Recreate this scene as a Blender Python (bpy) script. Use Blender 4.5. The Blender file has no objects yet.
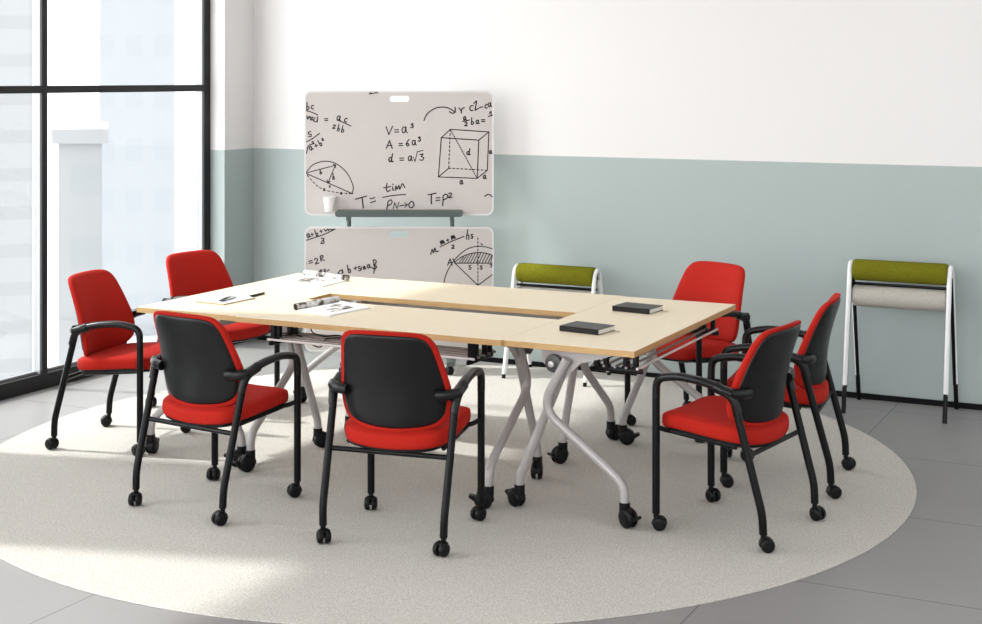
import bpy, bmesh, math, random
from mathutils import Vector, Matrix
random.seed(7)
SC = bpy.context.scene
COL = SC.collection
R = math.radians

# ------------------------------------------------------------------ materials
def new_mat(name, color=(.8, .8, .8), rough=.5, metal=0., sheen=0., spec=.5):
    m = bpy.data.materials.new(name); m.use_nodes = True
    b = m.node_tree.nodes['Principled BSDF']
    b.inputs['Base Color'].default_value = (*color, 1)
    b.inputs['Roughness'].default_value = rough
    b.inputs['Metallic'].default_value = metal
    b.inputs['Sheen Weight'].default_value = sheen
    b.inputs['Specular IOR Level'].default_value = spec
    return m

def nodes(m):
    return m.node_tree.nodes, m.node_tree.links, m.node_tree.nodes['Principled BSDF']

def noise_mat(name, c1, c2, scale, rough=.8, bump=.2, stretch=(1, 1, 1), detail=4, dist=.002, contrast=(.35, .65), sheen=0., spec=.5):
    m = new_mat(name, c1, rough, sheen=sheen, spec=spec)
    n, l, b = nodes(m)
    tc = n.new('ShaderNodeTexCoord'); mp = n.new('ShaderNodeMapping'); mp.inputs['Scale'].default_value = stretch
    nz = n.new('ShaderNodeTexNoise'); nz.inputs['Scale'].default_value = scale; nz.inputs['Detail'].default_value = detail
    cr = n.new('ShaderNodeValToRGB')
    cr.color_ramp.elements[0].position = contrast[0]; cr.color_ramp.elements[0].color = (*c1, 1)
    cr.color_ramp.elements[1].position = contrast[1]; cr.color_ramp.elements[1].color = (*c2, 1)
    l.new(tc.outputs['Object'], mp.inputs[0]); l.new(mp.outputs[0], nz.inputs['Vector'])
    l.new(nz.outputs[0], cr.inputs[0]); l.new(cr.outputs[0], b.inputs['Base Color'])
    if bump:
        bp = n.new('ShaderNodeBump'); bp.inputs['Strength'].default_value = bump; bp.inputs['Distance'].default_value = dist
        l.new(nz.outputs[0], bp.inputs['Height']); l.new(bp.outputs[0], b.inputs['Normal'])
    return m

M = {}
M['red'] = noise_mat('red_fabric', (.435, .0145, .0065), (.37, .011, .0055), 350, .85, .15, sheen=.0, spec=.2)
M['shell'] = new_mat('charcoal_plastic', (.006, .006, .0068), .33, spec=.27)
M['black'] = new_mat('black_powder_coat', (.003, .003, .0035), .34, spec=.18)
M['armplastic'] = new_mat('black_arm_plastic', (.004, .004, .0045), .3, spec=.3)
M['rubber'] = new_mat('black_rubber', (.004, .004, .0045), .4, spec=.2)
M['wheelgrey'] = new_mat('dark_wheel_hub', (.012, .012, .013), .4, spec=.35)
M['wood'] = noise_mat('maple_laminate', (.80, .69, .515), (.76, .635, .455), 9, .42, .0, (1, 14, 14), 6, contrast=(.3, .7))
M['woodedge'] = noise_mat('oak_edge', (.56, .36, .155), (.48, .29, .115), 14, .5, .0, (1, 1, 30))
M['legmetal'] = new_mat('lilac_grey_steel', (.42, .395, .39), .32, .15)
M['knobgrey'] = new_mat('dark_grey_plastic', (.055, .053, .052), .4)
M['rod'] = new_mat('brown_grey_metal_rod', (.30, .255, .24), .35, .3)
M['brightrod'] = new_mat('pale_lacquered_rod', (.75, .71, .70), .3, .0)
M['chrome'] = new_mat('bright_steel', (.55, .54, .53), .4, .5)
M['white_metal'] = new_mat('white_lacquer', (.80, .80, .80), .35)
M['olive'] = noise_mat('olive_felt', (.175, .165, .010), (.12, .12, .008), 160, .95, .3, spec=.1)
M['greyfelt'] = noise_mat('warm_grey_felt', (.50, .47, .42), (.40, .37, .33), 160, .95, .3, spec=.1)
M['board'] = new_mat('warm_grey_board', (.56, .515, .495), .35)
M['boardrim'] = new_mat('pale_board_rim', (.68, .66, .65), .3)
M['ink'] = new_mat('black_marker_ink', (.012, .012, .014), .5)
M['greengrey'] = new_mat('green_grey_steel', (.072, .093, .088), .4)
M['whiteplastic'] = new_mat('white_plastic', (.80, .77, .76), .4)
M['paper'] = new_mat('paper', (.74, .74, .74), .7)
M['pageblock'] = new_mat('page_block', (.78, .76, .70), .8)
M['bookcover'] = new_mat('black_leatherette', (.006, .0055, .0055), .38, spec=.3)
M['kraft'] = new_mat('kraft_cover', (.45, .36, .22), .7)
M['frame'] = new_mat('dark_window_frame', (.010, .009, .0095), .4, spec=.3)
M['framegrey'] = new_mat('grey_aluminium', (.30, .30, .31), .4, .3)
M['base'] = new_mat('black_skirting', (.006, .006, .007), .6, spec=.1)
M['whitewall'] = noise_mat('white_wall_paint', (.82, .80, .785), (.81, .79, .775), 40, .85, .03)
M['ceil'] = new_mat('white_ceiling_paint', (.85, .84, .83), .9)
M['pave'] = new_mat('pale_paving', (.55, .56, .58), .9)

def magazine_mat():
    m = new_mat('printed_page', (.85, .85, .85), .55)
    n, l, b = nodes(m)
    tc = n.new('ShaderNodeTexCoord'); mp = n.new('ShaderNodeMapping'); mp.inputs['Scale'].default_value = (26, 15, 20)
    v = n.new('ShaderNodeTexNoise'); v.inputs['Scale'].default_value = 1.0; v.inputs['Detail'].default_value = 5
    cr = n.new('ShaderNodeValToRGB'); e = cr.color_ramp.elements
    e[0].position = .42; e[0].color = (.03, .028, .03, 1); e[1].position = .58; e[1].color = (.70, .69, .69, 1)
    x = e.new(.47); x.color = (.33, .27, .22, 1); x = e.new(.53); x.color = (.55, .54, .52, 1)
    l.new(tc.outputs['Object'], mp.inputs[0]); l.new(mp.outputs[0], v.inputs['Vector']); l.new(v.outputs[0], cr.inputs[0]); l.new(cr.outputs[0], b.inputs['Base Color'])
    return m
M['print'] = magazine_mat()

def wall_mat():
    """sage dado below 1.36 m, white above"""
    m = new_mat('two_tone_wall_paint', (.5, .5, .5), .8)
    n, l, b = nodes(m)
    g = n.new('ShaderNodeNewGeometry'); s = n.new('ShaderNodeSeparateXYZ'); c = n.new('ShaderNodeMath'); c.operation = 'GREATER_THAN'; c.inputs[1].default_value = 1.362
    mx = n.new('ShaderNodeMix'); mx.data_type = 'RGBA'
    mx.inputs['A'].default_value = (.365, .417, .405, 1); mx.inputs['B'].default_value = (.71, .69, .68, 1)
    l.new(g.outputs['Position'], s.inputs[0]); l.new(s.outputs['Z'], c.inputs[0]); l.new(c.outputs[0], mx.inputs['Factor']); l.new(mx.outputs['Result'], b.inputs['Base Color'])
    return m
M['wall'] = wall_mat()

def floor_mat():
    """large grey porcelain tiles 1.97 x 0.98 m with fine joints"""
    m = new_mat('grey_floor_tiles', (.2, .2, .2), .38)
    n, l, b = nodes(m)
    g = n.new('ShaderNodeNewGeometry'); s = n.new('ShaderNodeSeparateXYZ'); l.new(g.outputs['Position'], s.inputs[0])
    def line(out, off, size, w):
        a = n.new('ShaderNodeMath'); a.operation = 'ADD'; a.inputs[1].default_value = off + 100 * size; l.new(out, a.inputs[0])
        d = n.new('ShaderNodeMath'); d.operation = 'DIVIDE'; d.inputs[1].default_value = size; l.new(a.outputs[0], d.inputs[0])
        f = n.new('ShaderNodeMath'); f.operation = 'FRACT'; l.new(d.outputs[0], f.inputs[0])
        q = n.new('ShaderNodeMath'); q.operation = 'LESS_THAN'; q.inputs[1].default_value = w / size; l.new(f.outputs[0], q.inputs[0])
        return q
    a = line(s.outputs['X'], 1.64, 1.98, .005); c = line(s.outputs['Y'], -6.28, .98, .006)
    o = n.new('ShaderNodeMath'); o.operation = 'MAXIMUM'; l.new(a.outputs[0], o.inputs[0]); l.new(c.outputs[0], o.inputs[1])
    nz = n.new('ShaderNodeTexNoise'); nz.inputs['Scale'].default_value = 1.3; nz.inputs['Detail'].default_value = 6
    l.new(g.outputs['Position'], nz.inputs['Vector'])
    cr = n.new('ShaderNodeValToRGB'); cr.color_ramp.elements[0].color = (.235, .226, .222, 1); cr.color_ramp.elements[1].color = (.275, .265, .261, 1)
    l.new(nz.outputs[0], cr.inputs[0])
    mx = n.new('ShaderNodeMix'); mx.data_type = 'RGBA'; mx.inputs['B'].default_value = (.08, .077, .076, 1)
    l.new(o.outputs[0], mx.inputs['Factor']); l.new(cr.outputs[0], mx.inputs['A']); l.new(mx.outputs['Result'], b.inputs['Base Color'])
    return m
M['floor'] = floor_mat()

def rug_mat():
    m = new_mat('short_pile_rug', (.6, .6, .55), .95, spec=.05)
    n, l, b = nodes(m)
    tc = n.new('ShaderNodeTexCoord')
    nz = n.new('ShaderNodeTexNoise'); nz.inputs['Scale'].default_value = 165; nz.inputs['Detail'].default_value = 3; nz.inputs['Roughness'].default_value = .7
    cr = n.new('ShaderNodeValToRGB'); cr.color_ramp.elements[0].position = .33; cr.color_ramp.elements[0].color = (.38, .355, .325, 1)
    cr.color_ramp.elements[1].position = .62; cr.color_ramp.elements[1].color = (.65, .62, .575, 1)
    bp = n.new('ShaderNodeBump'); bp.inputs['Strength'].default_value = .5; bp.inputs['Distance'].default_value = .006
    l.new(tc.outputs['Object'], nz.inputs['Vector']); l.new(nz.outputs[0], cr.inputs[0]); l.new(cr.outputs[0], b.inputs['Base Color'])
    l.new(nz.outputs[0], bp.inputs['Height']); l.new(bp.outputs[0], b.inputs['Normal'])
    return m
M['rug'] = rug_mat()

def glass_mat():
    m = bpy.data.materials.new('clear_window_glass'); m.use_nodes = True
    n, l = m.node_tree.nodes, m.node_tree.links
    n.clear()
    o = n.new('ShaderNodeOutputMaterial'); t = n.new('ShaderNodeBsdfTransparent'); t.inputs[0].default_value = (.97, .985, .98, 1)
    g = n.new('ShaderNodeBsdfGlossy'); g.inputs['Roughness'].default_value = .02; mx = n.new('ShaderNodeMixShader'); mx.inputs[0].default_value = .05
    l.new(t.outputs[0], mx.inputs[1]); l.new(g.outputs[0], mx.inputs[2]); l.new(mx.outputs[0], o.inputs[0])
    return m
M['glass'] = glass_mat()

def facade_mat(name, c1, c2, dz, dx, wz=.45, wx=.6):
    m = new_mat(name, c1, .7)
    n, l, b = nodes(m)
    g = n.new('ShaderNodeNewGeometry'); s = n.new('ShaderNodeSeparateXYZ'); l.new(g.outputs['Position'], s.inputs[0])
    ad = n.new('ShaderNodeMath'); ad.operation = 'ADD'; l.new(s.outputs['X'], ad.inputs[0]); l.new(s.outputs['Y'], ad.inputs[1])
    def band(out, size, w):
        d = n.new('ShaderNodeMath'); d.operation = 'DIVIDE'; d.inputs[1].default_value = size; l.new(out, d.inputs[0])
        a = n.new('ShaderNodeMath'); a.operation = 'ADD'; a.inputs[1].default_value = 1000; l.new(d.outputs[0], a.inputs[0])
        f = n.new('ShaderNodeMath'); f.operation = 'FRACT'; l.new(a.outputs[0], f.inputs[0])
        q = n.new('ShaderNodeMath'); q.operation = 'LESS_THAN'; q.inputs[1].default_value = w; l.new(f.outputs[0], q.inputs[0]); return q
    a = band(s.outputs['Z'], dz, wz); c = band(ad.outputs[0], dx, wx)
    p = n.new('ShaderNodeMath'); p.operation = 'MULTIPLY'; l.new(a.outputs[0], p.inputs[0]); l.new(c.outputs[0], p.inputs[1])
    mx = n.new('ShaderNodeMix'); mx.data_type = 'RGBA'; mx.inputs['A'].default_value = (*c1, 1); mx.inputs['B'].default_value = (*c2, 1)
    l.new(p.outputs[0], mx.inputs['Factor']); l.new(mx.outputs['Result'], b.inputs['Base Color'])
    return m
M['facade_a'] = facade_mat('pale_banded_facade', (.44, .442, .45), (.40, .402, .412), 1.1, 400, .35, 1.1)
M['facade_b'] = facade_mat('pale_blue_tower_facade', (.42, .432, .452), (.40, .415, .44), 3.2, 2.4)
M['facade_c'] = facade_mat('white_block_facade', (.50, .502, .51), (.475, .482, .495), 3.0, 3.4)

# ------------------------------------------------------------------ mesh helpers
def obj(name, bm, mat, parent=None, smooth=False, angle=35, loc=None):
    me = bpy.data.meshes.new(name)
    bmesh.ops.recalc_face_normals(bm, faces=bm.faces)
    bm.to_mesh(me); bm.free()
    me.materials.append(M[mat] if isinstance(mat, str) else mat)
    if smooth:
        for p in me.polygons: p.use_smooth = True
        try: me.set_sharp_from_angle(angle=R(angle))
        except Exception: pass
    o = bpy.data.objects.new(name, me); COL.objects.link(o)
    if parent: o.parent = parent
    if loc: o.location = loc
    return o

def tag(o, label=None, cat=None, group=None, kind=None):
    if label: o['label'] = label
    if cat: o['category'] = cat
    if group: o['group'] = group
    if kind: o['kind'] = kind
    return o

def thing(name, label, cat, loc=(0, 0, 0), rz=0, group=None):
    o = bpy.data.objects.new(name, None); COL.objects.link(o)
    o.empty_display_size = .1; o.location = loc; o.rotation_euler = (0, 0, rz)
    return tag(o, label, cat, group)

def children(o): return [c for c in bpy.data.objects if c.parent == o]
def copy_tree(o, parent=None):
    c = o.copy(); COL.objects.link(c); c.parent = parent
    for ch in children(o): copy_tree(ch, c)
    return c

def box(bm, x0, x1, y0, y1, z0, z1, bevel=0, seg=2):
    r = bmesh.ops.create_cube(bm, size=1)
    vs = r['verts']
    for v in vs:
        v.co = Vector((x0 + (v.co.x + .5) * (x1 - x0), y0 + (v.co.y + .5) * (y1 - y0), z0 + (v.co.z + .5) * (z1 - z0)))
    if bevel:
        es = list({e for v in vs for e in v.link_edges})
        bmesh.ops.bevel(bm, geom=es, offset=bevel, segments=seg, affect='EDGES', profile=.5)
    return bm

def fillet(pts, rad, n=6):
    pts = [Vector(p) for p in pts]
    if not isinstance(rad, (list, tuple)): rad = [rad] * len(pts)
    out = [pts[0]]
    for i in range(1, len(pts) - 1):
        a, b, c = pts[i - 1], pts[i], pts[i + 1]
        d1 = (a - b); d2 = (c - b); r = min(rad[i], d1.length * .49, d2.length * .49)
        if r < 1e-5: out.append(b); continue
        p = b + d1.normalized() * r; q = b + d2.normalized() * r
        for k in range(n + 1):
            t = k / n
            out.append(p * (1 - t) ** 2 + b * 2 * t * (1 - t) + q * t * t)
    out.append(pts[-1])
    return out

def tube(bm, pts, ra, rb=None, rad=.04, seg=12, up=(0, 0, 1), n=6, ends=True):
    """sweep an ellipse (ra across, rb along 'up'-ish) along filleted points; ra may be a function of t"""
    P = fillet(pts, rad, n) if rad else [Vector(p) for p in pts]
    fa = ra if callable(ra) else (lambda t: ra)
    fb = (rb if callable(rb) else (lambda t: rb)) if rb else fa
    T = []
    for i in range(len(P)):
        a = P[max(i - 1, 0)]; b = P[min(i + 1, len(P) - 1)]
        T.append((b - a).normalized())
    up = Vector(up)
    s = T[0].cross(up)
    if s.length < .1: s = T[0].cross(Vector((1, 0, 0)))
    s.normalize()
    L = [0]
    for i in range(1, len(P)): L.append(L[-1] + (P[i] - P[i - 1]).length)
    rings = []
    for i, p in enumerate(P):
        s = (s - T[i] * s.dot(T[i])).normalized(); u = s.cross(T[i]).normalized()
        t = L[i] / L[-1]
        rings.append([bm.verts.new(p + s * fa(t) * math.cos(2 * math.pi * k / seg) + u * fb(t) * math.sin(2 * math.pi * k / seg)) for k in range(seg)])
    for a, b in zip(rings, rings[1:]):
        for k in range(seg):
            bm.faces.new((a[k], a[(k + 1) % seg], b[(k + 1) % seg], b[k]))
    if ends:
        bm.faces.new(rings[0][::-1]); bm.faces.new(rings[-1])
    return bm

def cyl(bm, a, b, r, seg=20, r2=None, bevel=0):
    a, b = Vector(a), Vector(b); d = (b - a); Ln = d.length; d.normalize()
    q = d.to_track_quat('Z', 'Y'); r2 = r if r2 is None else r2
    prof = [(0, 0), (r, 0), (r2, Ln), (0, Ln)]
    if bevel: prof = [(0, 0), (r - bevel, 0), (r - bevel * .3, bevel * .3), (r, bevel), (r2, Ln - bevel), (r2 - bevel * .3, Ln - bevel * .3), (r2 - bevel, Ln), (0, Ln)]
    return lathe(bm, prof, seg, lambda v: a + q @ v)

def lathe(bm, prof, seg=24, f=lambda v: v):
    rings = []
    for r, z in prof:
        if r < 1e-6: rings.append([bm.verts.new(f(Vector((0, 0, z))))])
        else: rings.append([bm.verts.new(f(Vector((r * math.cos(2 * math.pi * k / seg), r * math.sin(2 * math.pi * k / seg), z)))) for k in range(seg)])
    for a, b in zip(rings, rings[1:]):
        for k in range(seg):
            k2 = (k + 1) % seg
            if len(a) == 1 and len(b) == 1: continue
            if len(a) == 1: bm.faces.new((a[0], b[k], b[k2]))
            elif len(b) == 1: bm.faces.new((a[k], a[k2], b[0]))
            else: bm.faces.new((a[k], a[k2], b[k2], b[k]))
    return bm

def prism(bm, poly, d0, d1, f):
    """extrude polygon (a,b) between d0 and d1; f(a,b,d)->Vector"""
    A = [bm.verts.new(f(a, b, d0)) for a, b in poly]; B = [bm.verts.new(f(a, b, d1)) for a, b in poly]
    bm.faces.new(A); bm.faces.new(B[::-1]); n = len(poly)
    for i in range(n): bm.faces.new((A[i], A[(i + 1) % n], B[(i + 1) % n], B[i]))
    return bm

def catmull(pts, n=6):
    out = []
    for i in range(len(pts) - 1):
        p0 = Vector(pts[max(i - 1, 0)]); p1 = Vector(pts[i]); p2 = Vector(pts[i + 1]); p3 = Vector(pts[min(i + 2, len(pts) - 1)])
        for k in range(n):
            t = k / n
            out.append(.5 * ((2 * p1) + (-p0 + p2) * t + (2 * p0 - 5 * p1 + 4 * p2 - p3) * t * t + (-p0 + 3 * p1 - 3 * p2 + p3) * t ** 3))
    out.append(Vector(pts[-1]))
    return out

def pad(bm, outline, centre, top, bottom, f, rings=(1, .985, .95, .88, .75, .55, .3, 0)):
    """a pillow: outline loop scaled towards centre; top(s), bottom(s) give offsets; f(a,b,offset)->Vector"""
    n = len(outline)
    def layer(fn):
        L = []
        for s in rings:
            if s == 0: L.append([bm.verts.new(f(centre[0], centre[1], fn(0)))]); continue
            L.append([bm.verts.new(f(centre[0] + (p[0] - centre[0]) * s, centre[1] + (p[1] - centre[1]) * s, fn(s))) for p in outline])
        return L
    A = layer(top); B = layer(bottom)
    for L in (A, B):
        for a, b in zip(L, L[1:]):
            for k in range(n):
                if len(b) == 1: bm.faces.new((a[k], a[(k + 1) % n], b[0]))
                else: bm.faces.new((a[k], a[(k + 1) % n], b[(k + 1) % n], b[k]))
    for k in range(n): bm.faces.new((A[0][k], A[0][(k + 1) % n], B[0][(k + 1) % n], B[0][k]))
    return bm

def loop_from_half(half, n=5):
    """half outline from (0,top) to (0,bottom) on +x -> closed loop"""
    h = catmull([(a, b, 0) for a, b in half], n)
    right = [(p.x, p.y) for p in h]
    left = [(-x, y) for x, y in right[1:-1]][::-1]
    return right + left

# ------------------------------------------------------------------ the setting
BW = 8.50          # back wall
LW = -6.28         # window plane
def struct(name, bm, mat, parent=None):
    o = obj(name, bm, mat, parent)
    if not parent: o['kind'] = 'structure'
    return o
bm = bmesh.new(); box(bm, -6.5, 4.5, -2.5, 8.65, -.1, 0); struct('floor', bm, 'floor')
bm = bmesh.new(); box(bm, -6.5, 4.5, BW, BW + .15, 0, 4.35); struct('wall_back', bm, 'wall')
bm = bmesh.new(); box(bm, -6.5, 4.5, -2.5, 8.65, 4.35, 4.5); struct('ceiling', bm, 'ceil')
bm = bmesh.new()
box(bm, -6.352, -6.16, 8.16, BW, 0, 4.35); box(bm, -6.352, -6.16, 3.80, 5.0, 0, 4.35); box(bm, -6.5, -6.16, -2.5, 8.16, 4.0, 4.35)
box(bm, -6.5, -6.16, -2.5, .6, 0, 4.0)
struct('wall_left', bm, 'wall')
bm = bmesh.new(); box(bm, -6.16, 4.5, BW - .012, BW, 0, .032); struct('baseboard_back', bm, 'base')
bm = bmesh.new(); box(bm, -6.16, -6.148, 8.16, BW - .012, 0, .032); struct('baseboard_left', bm, 'base')

def window(name, v0, v1, mull, zt=4.0):
    root = bpy.data.objects.new(name, None); COL.objects.link(root); root.location = (LW, v0, 0); root['kind'] = 'structure'
    def part(nm, a, b, z0, z1, mat='frame', d0=-.018, d1=0.0):
        bm = bmesh.new(); box(bm, d0, d1, a - v0, b - v0, z0, z1, .002, 1); return obj(nm, bm, mat, root)
    bars = [(v0, v0 + .07)] + [(m - .0225, m + .0225) for m in mull] + [(v1 - .07, v1)]
    for a, b in bars:
        part('mullion', a, b, .09, zt); part('frame_back', a, b, .09, zt, 'framegrey', -.075, -.018)
    for a, b in zip(bars, bars[1:]):
        part('transom', a[1], b[0], 1.770, 1.815); 
        part('pane', a[1], b[0], .09, zt, 'glass', -.055, -.049)
    part('sill_rail', v0, v1, 0, .09, 'frame', -.075, 0.0)
    part('sill_strip', v0, v1, .09, .105, 'framegrey', -.07, -.045)
    return root
window('window_1', 5.0, 8.16, [6.565])
window('window_2', .6, 3.80, [2.2])

# round rug
bm = bmesh.new()
lathe(bm, [(0, 0), (2.247, 0), (2.249, .002), (2.245, .005), (0, .005)], 160)
tag(obj('round_rug', bm, 'rug', loc=(-3.423, 6.268, .0)), 'large round beige short pile rug under the table and chairs', 'rug')

# the city outside
bm = bmesh.new(); box(bm, -160, -6.6, -60, 160, -14.2, -14); o = struct('ground', bm, 'pave')
def out_building(name, label, px0, px1, dist, depth, z1, mat):
    """box spanning two sight directions (tan of bearing) at a distance along the camera-free room axis"""
    def pt(k, Z): return Vector((.8938 * k * Z - .4484 * Z, .4484 * k * Z + .8938 * Z))
    b = pt(px1, dist); q = b.normalized(); w = abs(px1 - px0) * dist; a = b - Vector((q.y, -q.x)) * w; c = (a + b) / 2
    bm = bmesh.new(); box(bm, -w / 2, w / 2, 0, depth, -14, z1)
    n = 6
    box(bm, -w / 2 - .25, w / 2 + .25, -.25, depth + .25, z1, z1 + .6)
    o = obj(name, bm, mat, loc=(c.x, c.y, 0)); d = b - a; o.rotation_euler.z = math.atan2(d.y, d.x)
    return tag(o, label, 'building')
out_building('office_building', 'pale banded building seen through the leftmost window pane', -.50, -.316, 42, 12, 30, 'facade_a')
out_building('tower_block', 'tall pale blue tower seen through the right window bay', -.268, -.218, 90, 14, 40, 'facade_b')
out_building('low_block', 'lower whitish block standing left of the pale blue tower', -.297, -.268, 60, 10, -.8, 'facade_c')

# ------------------------------------------------------------------ chairs
def caster(name, parent, loc, ang, r, w, mats=('rubber', 'wheelgrey'), stem=.0, brake=False):
    """twin-wheel caster, local origin on the floor below the stem; wheel trails along ang"""
    c = Matrix.Rotation(ang, 4, 'Z')
    off = r * .55
    bm = bmesh.new()
    for s in (-1, 1):
        x0 = s * w * .10; x1 = s * w * .5
        qd = Vector((s, 0, 0)); aa = abs(x1 - x0)
        lathe(bm, [(0, 0), (r * .96, 0), (r, aa * .15), (r, aa * .45), (r * .95, aa * .72), (r * .82, aa * .93), (r * .66, aa), (0, aa)], 24, lambda v, x0=x0, s=s: c @ Vector((x0 + s * v.z, off + v.x, r + v.y)))
        cyl(bm, c @ Vector((x1, off, r)), c @ Vector((x1 + s * w * .03, off, r)), r * .5, 18)
    cyl(bm, c @ Vector((-w * .2, off, r)), c @ Vector((w * .2, off, r)), r * .3, 10)
    # hood between the wheels
    hood = [(off - r * .1 + r * 1.02 * math.cos(t), r + r * 1.06 * math.sin(t)) for t in [R(k) for k in range(40, 191, 15)]]
    prism(bm, hood, -w * .3, w * .3, lambda a, b, d: c @ Vector((d, a, b)))
    cyl(bm, Vector((0, 0, r * 1.1)), Vector((0, 0, stem)), r * .38, 12)
    if brake:
        prism(bm, [(off + r * .75, r * 1.35), (off + r * 1.55, r * 1.5), (off + r * 1.6, r * 1.25), (off + r * .9, r * .8)], -w * .3, w * .3, lambda a, b, d: c @ Vector((d, a, b)))
        cyl(bm, Vector((0, 0, r * 1.5)), Vector((0, 0, stem)), r * .58, 14)
    o = obj(name, bm, mats[0], parent, True, 40, loc)
    return o

def backcurve(x, z):
    t = (z - .47) / .40
    cy = -.155 - .035 * t - .045 * t * t + .012 * math.sin(min(max(t, 0), 1) * math.pi)
    k = 1.55 - .85 * t
    return cy + k * x * x

def make_chair():
    t = thing('conference_chair', 'x', 'chair')
    RUG = .005
    bo = loop_from_half([(0, .860), (.11, .858), (.168, .848), (.198, .815), (.213, .755), (.226, .685), (.237, .615), (.238, .555), (.222, .500), (.178, .466), (.10, .452), (0, .447)])
    bm = bmesh.new()
    pad(bm, bo, (0, .65), lambda s: .026 * (1 - s ** 6) ** .5 + .004 if s < 1 else .004, lambda s: -.012 if s < 1 else -.006,
        lambda a, b, d: Vector((a, backcurve(a, b) + d, b)), (1, .99, .965, .93, .86, .75, .58, .38, .2, 0))
    obj('backrest', bm, 'red', t, True, 60)
    bm = bmesh.new()
    so = [(a * .925, .655 + (b - .655) * .925) for a, b in bo]
    pad(bm, so, (0, .65), lambda s: -.008, lambda s: -.014 - .012 * (1 - s ** 8) ** .5 if s < 1 else -.013,
        lambda a, b, d: Vector((a, backcurve(a, b) + d, b)), (1, .985, .95, .88, .75, .55, .3, 0))
    obj('back_shell', bm, 'shell', t, True, 60)
    # seat
    se = loop_from_half([(0, .262), (.13, .259), (.19, .245), (.216, .205), (.225, .12), (.230, .04), (.231, -.04), (.219, -.108), (.175, -.158), (.09, -.182), (0, -.189)])
    def sz(y): return .422 + .037 * (y + .19) / .45
    def seat_f(a, b, d):
        z = sz(b) + d
        if b > .14: z -= .9 * (b - .14) ** 2
        return Vector((a, b, z + .25 * a * a))
    bm = bmesh.new()
    pad(bm, se, (0, .02), lambda s: .004 + .030 * (1 - s ** 5) ** .5 if s < 1 else -.004, lambda s: -.040 if s < .99 else (-.034 if s < 1 else -.022),
        seat_f, (1, .99, .97, .93, .86, .75, .58, .38, .2, 0))
    obj('seat', bm, 'red', t, True, 60)
    bm = bmesh.new()
    su = [(a * .955, .02 + (b - .02) * .955) for a, b in se]
    pad(bm, su, (0, .02), lambda s: -.036, lambda s: -.060 if s < .93 else -.050, seat_f, (1, .96, .9, .6, .3, 0))
    obj('seat_pan', bm, 'black', t, True, 50)
    # supports below the seat
    bm = bmesh.new()
    for s in (-1, 1):
        tube(bm, [(s * .205, .20, .408), (s * .205, -.10, .382)], .010, rad=0, seg=8)
    tube(bm, [(-.258, -.168, .366), (.258, -.168, .366)], .0105, rad=0, seg=10)
    tube(bm, [(-.250, .236, .428), (-.215, .20, .408), (.215, .20, .408), (.250, .236, .428)], .010, rad=.03, seg=10)
    for s in (-1, 1):   # blades carrying the backrest, tucked under it
        box(bm, s * .05 - .016, s * .05 + .016, -.158, -.150, .37, .50)
        box(bm, s * .05 - .016, s * .05 + .016, -.17, .03, .362, .370)
    obj('seat_frame', bm, 'black', t, True, 40)
    r = .0285
    for s in (-1, 1):
        # front leg
        bm = bmesh.new(); tube(bm, [(s * .25, .24, .068 + RUG), (s * .25, .24, .56)], .0155, .0165, 0, 14, up=(0, 1, 0))
        g = obj('leg', bm, 'black', t, True)
        ca = [R(200), R(150)][s > 0]
        caster('caster', g, (s * .25, .24, RUG), ca, r, .054, stem=.07)
        # rear leg
        bm = bmesh.new(); tube(bm, [(s * .262, -.115, .585), (s * .258, -.235, .150), (s * .256, -.238, .068 + RUG)], .0155, .0165, .05, 14, up=(0, 1, 0))
        g = obj('leg', bm, 'black', t, True)
        caster('caster', g, (s * .256, -.238, RUG), [R(215), R(165)][s > 0], r, .054, stem=.07)
        # arm: tube over the front leg, widening to the rear joint with a wing to the back
        bm = bmesh.new()
        tube(bm, [(s * .25, .24, .545), (s * .251, .238, .628), (s * .258, .13, .650), (s * .264, .0, .640), (s * .267, -.118, .608)],
             lambda q: .0165 + .010 * max(0, q - .3), lambda q: .0165 + .002 * max(0, q - .3), .045, 14, up=(0, 1, 0), n=8)
        tube(bm, [(s * .268, -.04, .628), (s * .268, -.112, .603), (s * .263, -.135, .535)], lambda q: .022 - .006 * q, lambda q: .023 - .006 * q, .04, 14, up=(0, 1, 0))
        tube(bm, [(s * .274, -.112, .610), (s * .262, -.128, .608), (s * .235, -.142, .604), (s * .190, -.150, .601)], lambda q: .017, lambda q: .0235 - .002 * q, .03, 12, up=(0, 0, 1))
        obj('armrest', bm, 'armplastic', t, True, 50)
    return t

proto = make_chair()
chairs = [
    (-3.925, 5.152, (.115, 1), 'red chair seen from behind at the near left corner of the table'),
    (-2.980, 5.152, (-.15, 1), 'red chair with its dark back to the viewer at the middle of the near side'),
    (-1.790, 5.838, (-1, .15), 'red chair nearest the viewer at the right end of the table'),
    (-1.792, 6.625, (-1, -.10), 'red chair behind another at the right end, towards the back wall'),
    (-5.010, 5.792, (1, .18), 'red chair nearest the window glass at the left end of the table'),
    (-5.095, 6.665, (1, -.17), 'red chair at the left end of the table, farther back behind the open notebook'),
    (-2.500, 7.380, (-.38, -.92), 'red chair facing forward alone on the far long side of the table'),
]
for i, (x, y, d, lab) in enumerate(chairs):
    o = proto if i == 0 else copy_tree(proto)
    o.location = (x, y, 0); o.rotation_euler.z = math.atan2(-d[0], d[1])
    tag(o, lab, 'chair', 'red chairs around the table')

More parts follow.
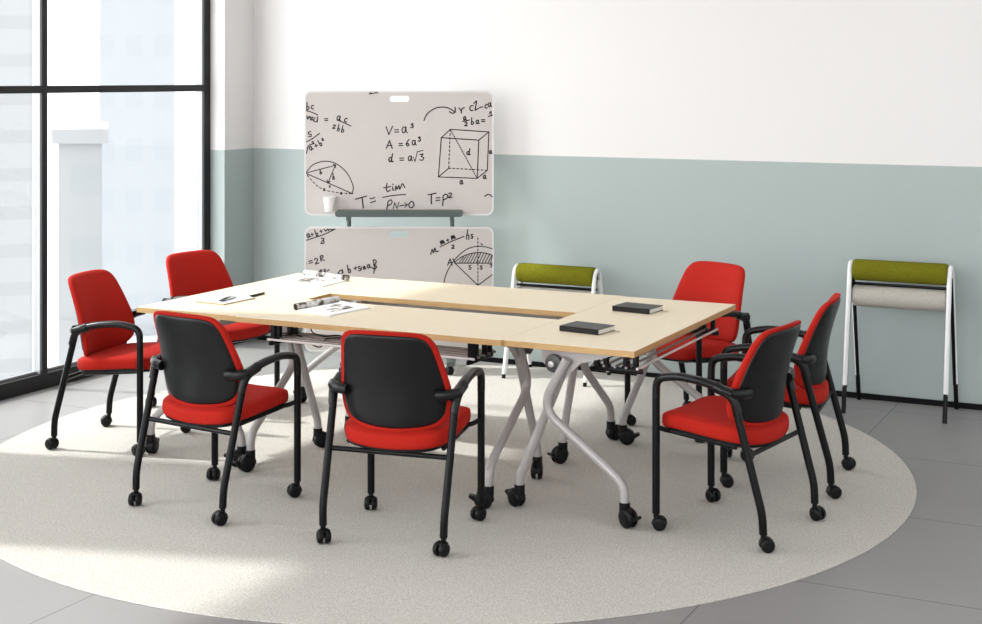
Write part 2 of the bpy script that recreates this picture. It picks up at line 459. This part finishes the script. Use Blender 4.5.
# ------------------------------------------------------------------ tables
def make_table():
    t = thing('folding_table', 'x', 'table')
    L, W, H = 1.394, .60, .74
    bm = bmesh.new(); box(bm, -L / 2 + .001, L / 2 - .001, -W / 2 + .001, W / 2 - .001, H - .025, H, .0008, 1)
    top = obj('tabletop', bm, 'wood', t)
    bm = bmesh.new()
    h = L / 2; w = W / 2
    for a in ((-h, h, -w, -w + .0015), (-h, h, w - .0015, w), (-h, -h + .0015, -w, w), (h - .0015, h, -w, w)):
        box(bm, *a, H - .0255, H - .0008)
    obj('edge_band', bm, 'woodedge', top)
    RUG = .005
    for s in (-1, 1):
        x1, x2 = (.652, -.624)[s < 0], s * .606; fy = (.240, .275)[s < 0]
        bm = bmesh.new()
        tube(bm, [(x1, -.02, .675), (x1, -.138, .458), (x1, fy - .072, .232), (x1, fy - .003, .175), (x1, fy, .086)], .0195, None, [0, .09, .10, .06, 0], 16, up=(1, 0, 0), n=10)
        g = obj('leg', bm, 'legmetal', t, True)
        caster('caster', g, (x1, fy, RUG), R(-27 if s > 0 else -70), .040, .052, stem=.100, brake=True)
        bm = bmesh.new()
        tube(bm, [(x2, -.03, .675), (x2, -.238, .19), (x2, -.262, .14), (x2, -.263, .086)], .0195, None, [0, .06, .05, 0], 16, up=(1, 0, 0), n=8)
        g = obj('leg', bm, 'legmetal', t, True)
        caster('caster', g, (x2, -.263, RUG), R(153 if s > 0 else 20), .040, .052, stem=.100, brake=True)
        bm = bmesh.new()
        prism(bm, [(-.15, .7145), (.20, .7145), (.15, .690), (.03, .655), (-.02, .605), (-.10, .605), (-.145, .65)], s * .60, s * .628, lambda a, b, d: Vector((d, a, b)))
        obj('leg_bracket', bm, 'legmetal', t)
        bm = bmesh.new(); cyl(bm, (s * .628, -.085, .650), (s * .655, -.085, .650), .038, 28, bevel=.005)
        kb = obj('locking_knob', bm, 'knobgrey', t, True)
        bm = bmesh.new(); cyl(bm, (s * .655, -.085, .650), (s * .676, -.085, .650), .0135, 16, bevel=.003)
        tag(obj('knob_cap', bm, 'chrome', kb, True), 'bright metal cap in the middle of the knob')
        bm = bmesh.new()
        xb = s * .52
        box(bm, xb - .009, xb + .009, .035, .270, .612, .632, .004)
        for y in (.062, .105, .195, .240):
            box(bm, xb - .012, xb + .012, y - .010, y + .010, .628, .7145, .002, 1)
            box(bm, xb - .012, xb + .012, y - .018, y + .018, .628, .642, .003, 1)
        box(bm, xb - .02, xb + .02, .04, .26, .709, .7147)
        obj('shelf_bracket', bm, 'black', t, True, 40)
    for k in range(5):
        y = .052 + .0505 * k
        bm = bmesh.new(); cyl(bm, (-.545, y, .637), (.545, y, .637), .0055, 10)
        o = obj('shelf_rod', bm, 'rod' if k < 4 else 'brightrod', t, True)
    bm = bmesh.new(); box(bm, -.60, .60, -.11, -.07, .655, .695, .006)
    obj('cross_beam', bm, 'legmetal', t, True, 40)
    return t
V0, V1 = 5.552, 6.972; VC = (V0 + V1) / 2; US, UE = -4.130, -2.736
ptab = make_table()
tabs = [
    ((US + UE) / 2, V0 + .30, 180, 'long maple folding table nearest the viewer, between the two end tables'),
    ((US + UE) / 2, V1 - .30, 0, 'long maple folding table on the far side, in front of the whiteboards'),
    (UE + .30, VC, -90, 'maple folding table closing the right end, two black books on it'),
    (US - .30, VC, 90, 'maple folding table closing the left end by the window, open notebook on it'),
]
for i, (x, y, a, lab) in enumerate(tabs):
    o = ptab if i == 0 else copy_tree(ptab)
    o.location = (x, y, 0); o.rotation_euler.z = R(a); tag(o, lab, 'table', 'folding tables joined into a ring')

# loose cables lying on the shelf of the near table
bm = bmesh.new()
cp = [(-4.00, 5.70, .648), (-3.93, 5.72, .655), (-3.90, 5.74, .69), (-3.86, 5.76, .70), (-3.82, 5.74, .66), (-3.74, 5.72, .650), (-3.66, 5.70, .665), (-3.58, 5.72, .650)]
tube(bm, catmull(cp, 6), .0032, rad=0, seg=6)
cp = [(-3.95, 5.66, .648), (-3.88, 5.69, .650), (-3.84, 5.71, .632), (-3.80, 5.715, .605), (-3.76, 5.71, .60), (-3.73, 5.70, .625), (-3.70, 5.68, .650), (-3.60, 5.70, .655), (-3.45, 5.69, .65)]
tube(bm, catmull(cp, 6), .0032, rad=0, seg=6)
tag(obj('cable', bm, 'rubber', smooth=True), 'thin black cables tangled on the shelf under the near long table', 'cable')

# ------------------------------------------------------------------ things on the tables
def book(u, v, rz, label):
    t = thing('book', label, 'book', (u, v, .7402), R(rz), 'black books on the right end table')
    a, b, h = .100, .0740, .024
    bm = bmesh.new(); box(bm, -a + .003, a - .004, -b + .003, b - .004, .0022, h - .0022); obj('page_block', bm, 'pageblock', t)
    bm = bmesh.new()
    box(bm, -a, a, -b, b, 0, .0024, .0008, 1); box(bm, -a, a, -b, b, h - .0024, h, .0008, 1); box(bm, -a, a, -b, -b + .0028, 0, h, .0008, 1)
    obj('cover', bm, 'bookcover', t)
    bm = bmesh.new(); tube(bm, [(a - .02, b - .03, .0035), (a + .004, b - .032, .003), (a + .018, b - .028, .0012), (a + .034, b - .02, .0012)], .0016, .0006, .01, 6)
    obj('ribbon', bm, 'bookcover', t)
    return t
book(-2.500, 5.935, -8, 'black hardcover book with pale pages, nearer the front edge of the right end table')
book(-2.500, 6.560, -6, 'black hardcover book with pale pages, farther back on the right end table')

def magazine(p0, p1, pages, label, rr=.0175):
    """p0-p1 roll axis on the table, pages = outline of the flat sheets (u,v)"""
    z = .7402
    a = Vector((*p0, 0)); b = Vector((*p1, 0)); c = (a + b) / 2
    t = thing('magazine', label, 'magazine', (c.x, c.y, z), 0, 'half rolled magazines')
    ax = (b - a).normalized(); A = a - c; B = b - c; up = Vector((0, 0, 1)); side = ax.cross(up)
    bm = bmesh.new()
    prev = None; n = 44; rows = []
    for k in range(n + 1):
        th = k / n * 2 * math.pi * 1.9; r = rr - .0045 * k / n
        o_ = side * (r * math.cos(th - math.pi / 2)) + up * (rr + .0003 + r * math.sin(th - math.pi / 2))
        rows.append((A + o_, B + o_))
    V = [(bm.verts.new(p), bm.verts.new(q)) for p, q in rows]
    for p, q in zip(V, V[1:]): bm.faces.new((p[0], p[1], q[1], q[0]))
    o = obj('rolled_pages', bm, 'print', t, True, 80)
    sm = o.modifiers.new('thick', 'SOLIDIFY'); sm.thickness = .0025; sm.offset = -1
    bm = bmesh.new()
    P = [Vector((u, v, 0)) - c for u, v in pages]; n = len(P)
    lo = [bm.verts.new(p + Vector((0, 0, .0003))) for p in P]; hi = [bm.verts.new(p * .995 + Vector((0, 0, .0062))) for p in P]
    bm.faces.new(lo); bm.faces.new(hi[::-1])
    for i in range(n): bm.faces.new((lo[i], lo[(i + 1) % n], hi[(i + 1) % n], hi[i]))
    sheet = obj('flat_pages', bm, 'paper', t)
    # printed picture on the open page
    ctr = sum(P, Vector()) / n
    bm = bmesh.new()
    q = [ctr + (p - ctr) * .55 + Vector((0, 0, .0074)) for p in P]; lo = [bm.verts.new(p) for p in q]; hi = [bm.verts.new(p + Vector((0, 0, .0003))) for p in q]
    bm.faces.new(lo); bm.faces.new(hi[::-1])
    for i in range(n): bm.faces.new((lo[i], lo[(i + 1) % n], hi[(i + 1) % n], hi[i]))
    obj('picture', bm, 'print', sheet)
    return t
magazine((-3.975, 5.822), (-3.925, 6.118), [(-3.955, 5.812), (-3.925, 6.150), (-3.685, 6.039), (-3.729, 5.745)], 'rolled open magazine at the front left of the long near table, pages facing right')
magazine((-4.625, 6.870), (-4.290, 6.792), [(-4.640, 6.875), (-4.300, 6.790), (-4.290, 6.535), (-4.590, 6.575)], 'rolled open magazine near the far corner of the left end table, below the whiteboard')

t = thing('open_notebook', 'open kraft notebook with white pages lying on the left end table', 'notebook', (-4.466, 5.925, .7402), R(-3))
bm = bmesh.new(); box(bm, -.092, .092, -.122, .122, 0, .006, .001, 1); obj('cover', bm, 'kraft', t)
bm = bmesh.new()
prof = [(-.088, .0062), (-.06, .012), (-.02, .013), (0, .008), (.02, .013), (.06, .011), (.088, .0062)]
prism(bm, prof, -.116, .116, lambda a, b, d: Vector((a, d, b))); obj('pages', bm, 'paper', t, True, 30)
bm = bmesh.new(); tube(bm, catmull([(.050, -.095, .0145), (.040, -.05, .021), (.030, .0, .022), (.015, .05, .0155)], 6), .015, .0012, 0, 8); obj('lifted_page', bm, 'bookcover', t, True)
bm = bmesh.new(); cyl(bm, (0, 0, .0065), (.0, .135, .0055), .0062, 12, bevel=.002); cyl(bm, (0, .135, .0055), (0, .150, .0062), .0042, 10, r2=.001)
tag(obj('pen', bm, 'shell', smooth=True, loc=(-4.412, 6.055, .7402)), 'dark grey pen lying to the right of the open notebook', 'pen').rotation_euler.z = R(4)

# ------------------------------------------------------------------ perching stools
def make_stool(hh, legblack, label, loc):
    t = thing('leaning_stool', label, 'stool', loc, 0, 'leaning stools along the back wall')
    w = .272; d = .195
    for s in (-1, 1):
        # A-frame side: white lacquered inverted V
        bm = bmesh.new()
        top = hh - .02
        tube(bm, [(s * w, -d * (1 - legblack), legblack * (hh)), (s * w, -.035, top - .02), (s * w, 0, top + .012), (s * w, .035, top - .02), (s * w, d * (1 - legblack), legblack * (hh))],
             .0105, .0135, .05, 10, up=(1, 0, 0), n=8)
        obj('side_frame', bm, 'white_metal', t, True, 50)
        for q in (-1, 1):
            bm = bmesh.new()
            f = legblack + .001
            a = Vector((s * w, q * d, 0)); b = Vector((s * w, q * .040, top - .04))
            tube(bm, [a, a.lerp(b, .012 if False else 1.0)] if False else [a, a + (b - a) * (f * 1.02)], .0115, .0125, 0, 10, up=(1, 0, 0))
            g = obj('leg', bm, 'black', t, True)
            bm = bmesh.new()      # dark inner channel running up inside the white profile
            tube(bm, [a + (b - a) * f + Vector((-s * .003, -q * .010, 0)), b + Vector((-s * .003, -q * .010, -.02))], .0115, .0105, 0, 8, up=(1, 0, 0))
            obj('inner_channel', bm, 'black' if legblack > .08 else 'white_metal', g, True)
    def roll(name, z, r, y, mat):
        bm = bmesh.new()
        n = 28
        prof = [(0, -w + .014), (r * .86, -w + .014), (r * .97, -w + .020), (r, -w + .032), (r, w - .032), (r * .97, w - .020), (r * .86, w - .014), (0, w - .014)]
        lathe(bm, prof, n, lambda v: Vector((v.z, y + v.x, z + v.y)))
        return obj(name, bm, mat, t, True, 50)
    roll('top_cushion', hh - .058, .060, 0, 'olive')
    roll('lower_cushion', hh - .203, .060, -.005, 'greyfelt')
    bm = bmesh.new()
    box(bm, -w, w, -.012, .012, hh - .142, hh - .128, .003)
    obj('cross_bar', bm, 'black', t, True, 50)
    return t
make_stool(.835, .18, 'tall stool with olive and grey roll cushions by the right part of the wall', (-1.590, 8.268, 0))
make_stool(.692, .035, 'lower white-legged stool with olive roll cushion behind the table, right of whiteboard', (-3.680, 8.245, .005))

# ------------------------------------------------------------------ whiteboards
FX = 1450.7; BZ = 9.30; K = BZ / FX
BO = Vector((-.588, BZ))            # centre of the board, camera-aligned metres
ob = Vector((.8938 * BO.x - .4484 * BO.y, .4484 * BO.x + .8938 * BO.y))
YAW = R(26.64)
def lx(px): return (px - 491) * K - BO.x        # board-local metres
def lz(py): return 1.855 - (py - 79) * K

def rounded(x0, x1, z0, z1, r, n=8):
    out = []
    for cx_, cz, a0 in ((x1 - r, z1 - r, 0), (x0 + r, z1 - r, 90), (x0 + r, z0 + r, 180), (x1 - r, z0 + r, 270)):
        for k in range(n + 1):
            a = R(a0 + 90 * k / n); out.append((cx_ + r * math.cos(a), cz + r * math.sin(a)))
    return out

def plate_with_holes(outer, holes, y0, y1):
    cu = bpy.data.curves.new('c', 'CURVE'); cu.dimensions = '2D'; cu.fill_mode = 'BOTH'
    for lp in [outer] + holes:
        s = cu.splines.new('POLY'); s.points.add(len(lp) - 1); s.use_cyclic_u = True
        for p, (a, b) in zip(s.points, lp): p.co = (a, b, 0, 1)
    cu.extrude = abs(y1 - y0) / 2
    o = bpy.data.objects.new('c', cu); COL.objects.link(o)
    dg = bpy.context.evaluated_depsgraph_get(); me = bpy.data.meshes.new_from_object(o.evaluated_get(dg))
    bm = bmesh.new(); bm.from_mesh(me); bpy.data.objects.remove(o); bpy.data.meshes.remove(me); bpy.data.curves.remove(cu)
    ym = (y0 + y1) / 2
    for v in bm.verts: v.co = Vector((v.co.x, ym + v.co.z, v.co.y))
    bmesh.ops.remove_doubles(bm, verts=bm.verts, dist=1e-5)
    return bm

S = 4.459
class Ink:
    def __init__(s, ox, oy): s.bm = bmesh.new(); s.ox, s.oy = ox, oy; s.layer = 0
    def P(s, p): return Vector((lx(s.ox + p[0] / S), 0, lz(s.oy + p[1] / S)))
    def st(s, pts, w=.0068, smooth=True, dash=None):
        P = [s.P(p) for p in pts]
        if smooth and len(P) > 2: P = catmull(P, 5)
        s.layer += 1; y = -.0067 - .00001 * s.layer
        segs = []
        if dash:
            L = 0
            for a, b in zip(P, P[1:]):
                d = (b - a).length; q = 0
                while q < d:
                    ph = (L + q) % (dash * 2)
                    if ph < dash: e = min(d, q + dash - ph); segs.append((a.lerp(b, q / d), a.lerp(b, e / d))); q = e + 1e-6
                    else: q += dash * 2 - ph + 1e-6
                L += d
        else: segs = list(zip(P, P[1:]))
        h = w / 2
        for a, b in segs:
            d = (b - a)
            if d.length < 1e-6: continue
            d.normalize(); nrm = Vector((-d.z, 0, d.x)) * h; e = d * h * .8
            q = [a - e + nrm, a - e - nrm, b + e - nrm, b + e + nrm]
            lo = [s.bm.verts.new((v.x, y, v.z)) for v in q]
            s.bm.faces.new(lo)
    def glyph(s, ch, x, y, h, rot=0, w=.0068):
        G = {
            'a': [[(.6, .05), (.2, .1), (0, .5), (.15, .95), (.45, .85), (.62, .1), (.65, .7), (.85, 1)]],
            'b': [[(.15, -.7), (.1, .2), (.1, 1), (.5, .95), (.6, .5), (.3, .3), (.1, .5)]],
            'c': [[(.6, .1), (.2, .15), (0, .6), (.2, 1), (.6, .95)]],
            'd': [[(.55, .2), (.2, .2), (0, .6), (.2, 1), (.5, .7), (.75, -.6), (.6, .5), (.65, 1), (.9, .95)]],
            'h': [[(.2, -.8), (.1, 1)], [(.1, .4), (.4, .2), (.55, .5), (.5, 1)]],
            '2': [[(0, .2), (.3, 0), (.6, .2), (.4, .6), (0, 1), (.7, .95)]],
            '3': [[(0, .1), (.5, 0), (.25, .4), (.6, .6), (.4, 1), (-.05, .95)]],
            '6': [[(.6, -.3), (.2, .2), (.05, .7), (.3, 1), (.6, .8), (.4, .5), (.1, .7)]],
            '+': [[(0, .5), (.8, .5)], [(.4, .1), (.4, .9)]],
            '=': [[(0, .3), (.8, .25)], [(.05, .75), (.85, .7)]],
            'x': [[(0, 0), (.6, 1)], [(.6, 0), (0, 1)]],
            'm': [[(0, 1), (.1, .1), (.3, .8), (.45, .1), (.65, .85), (.8, .1), (1.0, .9)]],
            'n': [[(0, 1), (.1, .1), (.15, .9), (.4, .1), (.6, .3), (.65, 1)]],
            's': [[(.55, .05), (.15, .15), (.2, .45), (.55, .65), (.4, 1), (0, .95)]],
            'S': [[(.6, 0), (.1, .1), (.15, .45), (.6, .6), (.45, 1), (0, .9)]],
            'R': [[(.15, 0), (.05, 1)], [(.1, .1), (.55, 0), (.6, .35), (.1, .5), (.7, 1)]],
            'i': [[(.1, .2), (.1, 1)], [(.1, -.25), (.13, -.2)]],
            'A': [[(0, 1), (.4, 0), (.75, 1)], [(.1, .65), (.7, .6)]],
            'M': [[(0, 1), (.15, 0), (.4, .9), (.7, 0), (.85, 1)]],
            'B': [[(.3, 1.6), (.3, .1), (.7, -.2), (.8, .2), (.35, .4), (.8, .6), (.6, 1), (.3, .8)]],
        }[ch]
        c, sn = math.cos(R(rot)), math.sin(R(rot))
        for g in G:
            pts = [(x + (a * c - b * sn) * h, y + (a * sn + b * c) * h) for a, b in g]
            s.st(pts, w, ch not in 'AMx+=')
    def done(s, parent):
        o = obj('marker_writing', s.bm, 'ink', parent); o['label'] = 'black handwritten formulas and sketches'
        return o

def panel(zc_px, label, slot):
    x0, x1 = lx(304.6), lx(493.8); z1, z0 = lz(zc_px[0]), lz(zc_px[1])
    t = thing('whiteboard', label, 'whiteboard', (ob.x, ob.y, 0), YAW)
    hole = rounded(lx(slot[0]), lx(slot[1]), lz(slot[3]), lz(slot[2]), .016, 6)
    e = .011
    bm = plate_with_holes(rounded(x0 + e, x1 - e, z0 + e, z1 - e, .038), [hole], -.006, .006)
    p = obj('board_surface', bm, 'board', t)
    bm = plate_with_holes(rounded(x0, x1, z0, z1, .048), [rounded(x0 + e, x1 - e, z0 + e, z1 - e, .038)], -.007, .007)
    obj('rim', bm, 'boardrim', t)
    return t, p
up, ups = panel((90.8, 215.4), 'upper rounded grey whiteboard with cube sketch and formulas above the tray', (390, 409.2, 95.8, 102))
lo, los = panel((226.8, 351.5), 'lower rounded grey whiteboard below the tray with hatched circle sketch', (389.5, 408.8, 230.8, 237.4))

k = Ink(290, 80)
g = k.glyph
g('b', 74, 112, 19); g('c', 96, 112, 17); k.st([(72, 136), (98, 144), (124, 155)])
k.st([(76, 160), (80, 174), (87, 162), (92, 176)]); g('x', 94, 164, 16); k.st([(112, 168), (106, 182), (120, 184), (124, 164), (122, 188)])
g('=', 155, 168, 17)
g('a', 213, 158, 20, 12); g('c', 246, 168, 18, 12); k.st([(210, 178), (240, 190), (272, 205)])
g('2', 194, 199, 16, 12); g('h', 213, 210, 17, 12); g('b', 232, 214, 17, 12)
g('S', 80, 232, 22, -10); k.st([(132, 238), (100, 262), (70, 277)]); k.st([(68, 310), (74, 328), (82, 296), (100, 285)])
g('a', 84, 300, 17, -30); g('2', 98, 276, 10, -25); g('+', 108, 288, 16, -25); g('b', 128, 280, 16, -30); g('2', 142, 262, 9, -20)
k.st([(70, 415), (98, 382), (125, 368), (152, 362), (180, 364), (208, 374), (240, 398), (262, 425), (278, 460), (283, 482), (278, 506)], .0062)
k.st([(70, 415), (278, 506)], .0062, False); k.st([(70, 415), (203, 380)], .0058, False); k.st([(203, 380), (170, 458)], .0058, False)
k.st([(194, 376), (204, 379), (203, 390)], .007, False); k.st([(166, 446), (170, 459), (180, 452)], .007, False); k.st([(266, 504), (280, 506)], .008, False)
g('b', 134, 406, 12); g('h', 190, 428, 15); g('x', 176, 471, 7)
k.st([(78, 424), (100, 450), (125, 474), (155, 490), (190, 498), (230, 504), (270, 506)], .0060, True, .014)
g('x', 150, 484, 9); g('c', 226, 500, 9)
k.st([(429, 208), (441, 243), (458, 206)], .0070, False); g('=', 467, 216, 22); g('a', 500, 208, 28); g('3', 540, 195, 17)
g('A', 430, 270, 35, 0, .0072); g('=', 486, 278, 19); g('6', 518, 272, 22); g('a', 545, 268, 22); g('3', 572, 254, 18)
g('d', 441, 342, 22, 0, .0072); g('=', 490, 342, 21); g('a', 528, 338, 22); k.st([(551, 343), (558, 363), (568, 320), (594, 314)], .005, False); g('3', 580, 330, 27)
k.st([(293, 531), (318, 524), (342, 517)], .0074); k.st([(321, 522), (325, 545), (327, 570)], .0074); k.st([(357, 526), (366, 529), (378, 523)]); k.st([(360, 546), (382, 539)])
k.st([(433, 460), (430, 485), (436, 497), (447, 490)]); k.st([(418, 480), (434, 478), (450, 474)]); k.st([(459, 476), (458, 488), (463, 492)]); k.st([(458, 464), (461, 466)])
k.st([(470, 492), (473, 472), (478, 487), (486, 470), (490, 486), (502, 462), (512, 480)]); k.st([(414, 523), (462, 514), (516, 510)])
k.st([(431, 579), (436, 556), (438, 542), (450, 534), (456, 544), (448, 555), (437, 559)]); k.st([(461, 574), (467, 546), (478, 572), (486, 544)], .005, False)
k.st([(490, 562), (505, 558), (524, 556)]); k.st([(511, 546), (525, 556), (512, 567)], .005, False)
k.st([(542, 541), (531, 552), (533, 566), (545, 568), (553, 556), (548, 543), (540, 541)])
k.st([(616, 512), (634, 508), (652, 504)], .0074); k.st([(632, 509), (630, 530), (631, 552)], .0074); k.st([(652, 526), (670, 523)]); k.st([(651, 538), (669, 535)])
k.st([(681, 560), (683, 535), (684, 516), (697, 509), (704, 518), (697, 529), (686, 532)], .0072); g('2', 708, 503, 21)
k.st([(598, 180), (610, 154), (636, 132), (668, 121), (704, 124), (732, 140)], .0072); k.st([(711, 141), (725, 148), (737, 142), (736, 122)], .0072)
k.st([(754, 124), (764, 138), (764, 148)]); k.st([(764, 138), (770, 126), (778, 124)]); g('c', 802, 112, 24); k.st([(820, 104), (832, 94), (828, 120), (826, 134), (834, 130), (842, 126)], .0072)
k.st([(846, 122), (860, 120)]); g('c', 870, 108, 17); g('a', 884, 101, 18)
g('a', 774, 163, 15); k.st([(770, 184), (786, 182), (800, 178)]); g('2', 780, 188, 16); g('b', 808, 180, 17); g('a', 830, 178, 17); g('=', 854, 172, 18)
k.st([(889, 150), (896, 140), (897, 158)]); k.st([(884, 162), (902, 158)])
F_ = [(675, 257), (842, 268), (835, 438), (662, 432)]; B_ = [(715, 220), (887, 231), (880, 402), (708, 393)]
for a, b in ((0, 1), (1, 2), (2, 3), (3, 0)): k.st([F_[a], F_[b]], .0062, False)
for a, b in ((0, 1), (1, 2)): k.st([B_[a], B_[b]], .0062, False)
for a in range(4): k.st([F_[a], B_[a]], .0062, False)
k.st([B_[0], B_[3]], .0060, False, .013); k.st([B_[3], B_[2]], .0060, False, .013); k.st([B_[0], F_[2]], .0062, False, .008)
g('d', 789, 316, 17); g('a', 758, 447, 17); g('a', 862, 424, 16); g('a', 889, 314, 14)
k.st([(354, 62), (360, 57), (364, 62), (368, 58)]); k.st([(374, 60), (384, 56), (392, 58)]); k.st([(868, 519), (880, 511), (892, 512), (902, 520)])
k.done(ups)

k = Ink(290, 200); g = k.glyph
g('a', 74, 152, 17, -18); g('+', 92, 148, 14, -18); g('b', 112, 144, 16, -18); g('+', 132, 134, 14, -18); k.st([(152, 128), (160, 138), (168, 128), (172, 136), (178, 126), (186, 132), (206, 126)])
k.st([(72, 180), (120, 164), (160, 150), (204, 128)]); k.st([(140, 170), (152, 172), (142, 186), (140, 194), (152, 190), (150, 178)])
k.st([(70, 290), (74, 282)]); g('=', 82, 268, 20, -15); g('2', 108, 262, 24, -15); g('R', 132, 250, 24, -15)
k.st([(124, 322), (134, 316)]); g('x', 136, 310, 12); g('x', 152, 308, 12); k.st([(166, 316), (176, 310)])
k.st([(212, 330), (224, 314), (236, 320), (228, 330), (218, 328)]); k.st([(232, 308), (238, 322)])
g('b', 256, 304, 20, -12); k.st([(286, 305), (298, 300)]); k.st([(292, 297), (293, 310)]); g('s', 302, 296, 20, -12); k.st([(318, 310), (320, 298)]); g('n', 326, 296, 14, -15); g('a', 344, 288, 16, -12)
k.st([(374, 326), (378, 300), (372, 268), (384, 270), (382, 284), (374, 290), (386, 296), (378, 308), (366, 300)], .0074)
k.st([(686, 370), (694, 338), (710, 302), (733, 268), (764, 236), (800, 214), (838, 206), (870, 208), (902, 217)], .0062)
arc = [(733, 278), (765, 254), (800, 240), (838, 233), (870, 236), (902, 246)]; k.st(arc, .0062); k.st([(736, 281), (902, 281)], .0062, False)
for x in range(752, 900, 13):
    top = 233 + abs(x + 14 - 842) ** 1.75 / 95
    if top < 276: k.st([(x, 281), (min(x + 22, 902), max(top, 234))], .0056, False)
k.st([(734, 279), (838, 380), (902, 332)], .0062, False); k.st([(838, 168), (838, 384)], .0062, False, .012)
g('A', 703, 262, 28); k.st([(727, 262), (738, 284)], .008, False); g('s', 797, 290, 18); g('s', 848, 292, 16); k.st([(892, 288), (900, 288), (896, 300)])
k.st([(628, 242), (634, 220), (640, 234), (646, 214), (652, 230), (662, 226)]); k.st([(670, 208), (720, 184), (776, 162)])
g('m', 668, 182, 18, -20); g('+', 696, 174, 14, -20); g('m', 716, 160, 18, -20); g('2', 722, 200, 15)
g('h', 786, 150, 24, 5); g('s', 806, 152, 18); k.st([(853, 195), (857, 198)], .009)
k.done(los)

# stand
st = thing('whiteboard_stand', 'green-grey mobile stand with narrow tray that carries both whiteboards', 'stand', (ob.x, ob.y, .005), YAW)
bm = bmesh.new()
tr = [(-.065, .0), (-.062, -.028), (-.010, -.030), (-.010, 0)]
x0, x1 = lx(336.5), lx(463); z1, z0 = lz(210.2), lz(216.6)
prism(bm, rounded(x0, x1, z0, z1, .018, 5), -.085, -.0085, lambda a, b, d: Vector((a, d, b)))
obj('pen_tray', bm, 'greengrey', st, True, 40)
for px in (348.5, 452):
    x = lx(px)
    bm = bmesh.new(); tube(bm, [(x, .028, .07), (x, .028, 1.65)], .0145, rad=0, seg=14)
    obj('post', bm, 'greengrey', st, True)
    bm = bmesh.new(); box(bm, x - .012, x + .012, -.03, .028, lz(221), lz(216.8)); obj('tray_bracket', bm, 'greengrey', st)
    bm = bmesh.new(); box(bm, x - .028, x + .028, -.27, .12, .058, .088, .008); ft = obj('foot', bm, 'greengrey', st, True, 40)
    for y in (-.24, .09): caster('caster', ft, (x, y, .0), R(40), .027, .042, stem=.06)
    for z in (.95, .15, 1.72, 1.02):
        pass
    bm = bmesh.new()
    for z in (.86, .16, 1.60, 1.08): box(bm, x - .02, x + .02, .0062, .018, z - .03, z + .03, .003)
    obj('board_clip', bm, 'greengrey', st)
bm = bmesh.new(); box(bm, lx(348.5), lx(452), .013, .043, .06, .085, .004); obj('base_bar', bm, 'greengrey', st)

# marker cup hanging on the upper board
bm = bmesh.new()
x = lx(330.3); zb = lz(210.6); zt = lz(196)
r0, r1 = .027, .039
lathe(bm, [(0, zb), (r0, zb), (r1, zt), (r1 - .003, zt), (r0 - .003, zb + .004), (0, zb + .004)], 24, lambda v: Vector((v.x, v.y, v.z)))
c = obj('marker_cup', bm, 'whiteplastic', smooth=True, angle=50)
c.location = Vector((ob.x, ob.y, 0)) + Matrix.Rotation(YAW, 3, 'Z') @ Vector((x, -.0475, 0)); c.rotation_euler.z = YAW
tag(c, 'small white tapered marker cup hanging at the lower left of the upper whiteboard', 'cup')

# ------------------------------------------------------------------ light and camera
w = bpy.data.worlds.new('World'); SC.world = w; w.use_nodes = True
bg = w.node_tree.nodes['Background']; bg.inputs[0].default_value = (.975, .985, 1.0, 1)
# hazy sky: brightest towards the sun (-X), dimmer opposite
wn, wl = w.node_tree.nodes, w.node_tree.links
tc = wn.new('ShaderNodeTexCoord'); sx = None; mr = wn.new('ShaderNodeMapRange')
mr.inputs['From Min'].default_value = .1; mr.inputs['From Max'].default_value = .95; mr.inputs['To Min'].default_value = .72; mr.inputs['To Max'].default_value = 3.6
vm = wn.new('ShaderNodeVectorMath'); vm.operation = 'DOT_PRODUCT'; vm.inputs[1].default_value = (-.86, -.48, .17)
wl.new(tc.outputs['Generated'], vm.inputs[0]); wl.new(vm.outputs['Value'], mr.inputs['Value']); wl.new(mr.outputs['Result'], bg.inputs[1])
sd = bpy.data.lights.new('sun', 'SUN'); sd.energy = 2.1; sd.angle = R(2.2); sd.color = (1, .98, .95)
so = bpy.data.objects.new('sun', sd); COL.objects.link(so)
tl = 1.146
dv = Vector((.963, .267, -tl)); so.rotation_euler = dv.to_track_quat('-Z', 'Y').to_euler(); so.location = (-12, 2, 9)

cd = bpy.data.cameras.new('camera'); cd.sensor_width = 36; cd.lens = FX * 36 / 982; cd.shift_y = -233 / 982; cd.clip_end = 500
co = bpy.data.objects.new('camera', cd); COL.objects.link(co); co.location = (0, 0, 1.855); co.rotation_euler = (R(90), 0, YAW)
SC.camera = co
vs = SC.view_settings; vs.view_transform = 'Standard'; vs.look = 'None'; vs.gamma = 1; vs.use_curve_mapping = False; vs.exposure = 1.0
SC.cycles.max_bounces = 10; SC.cycles.transparent_max_bounces = 12
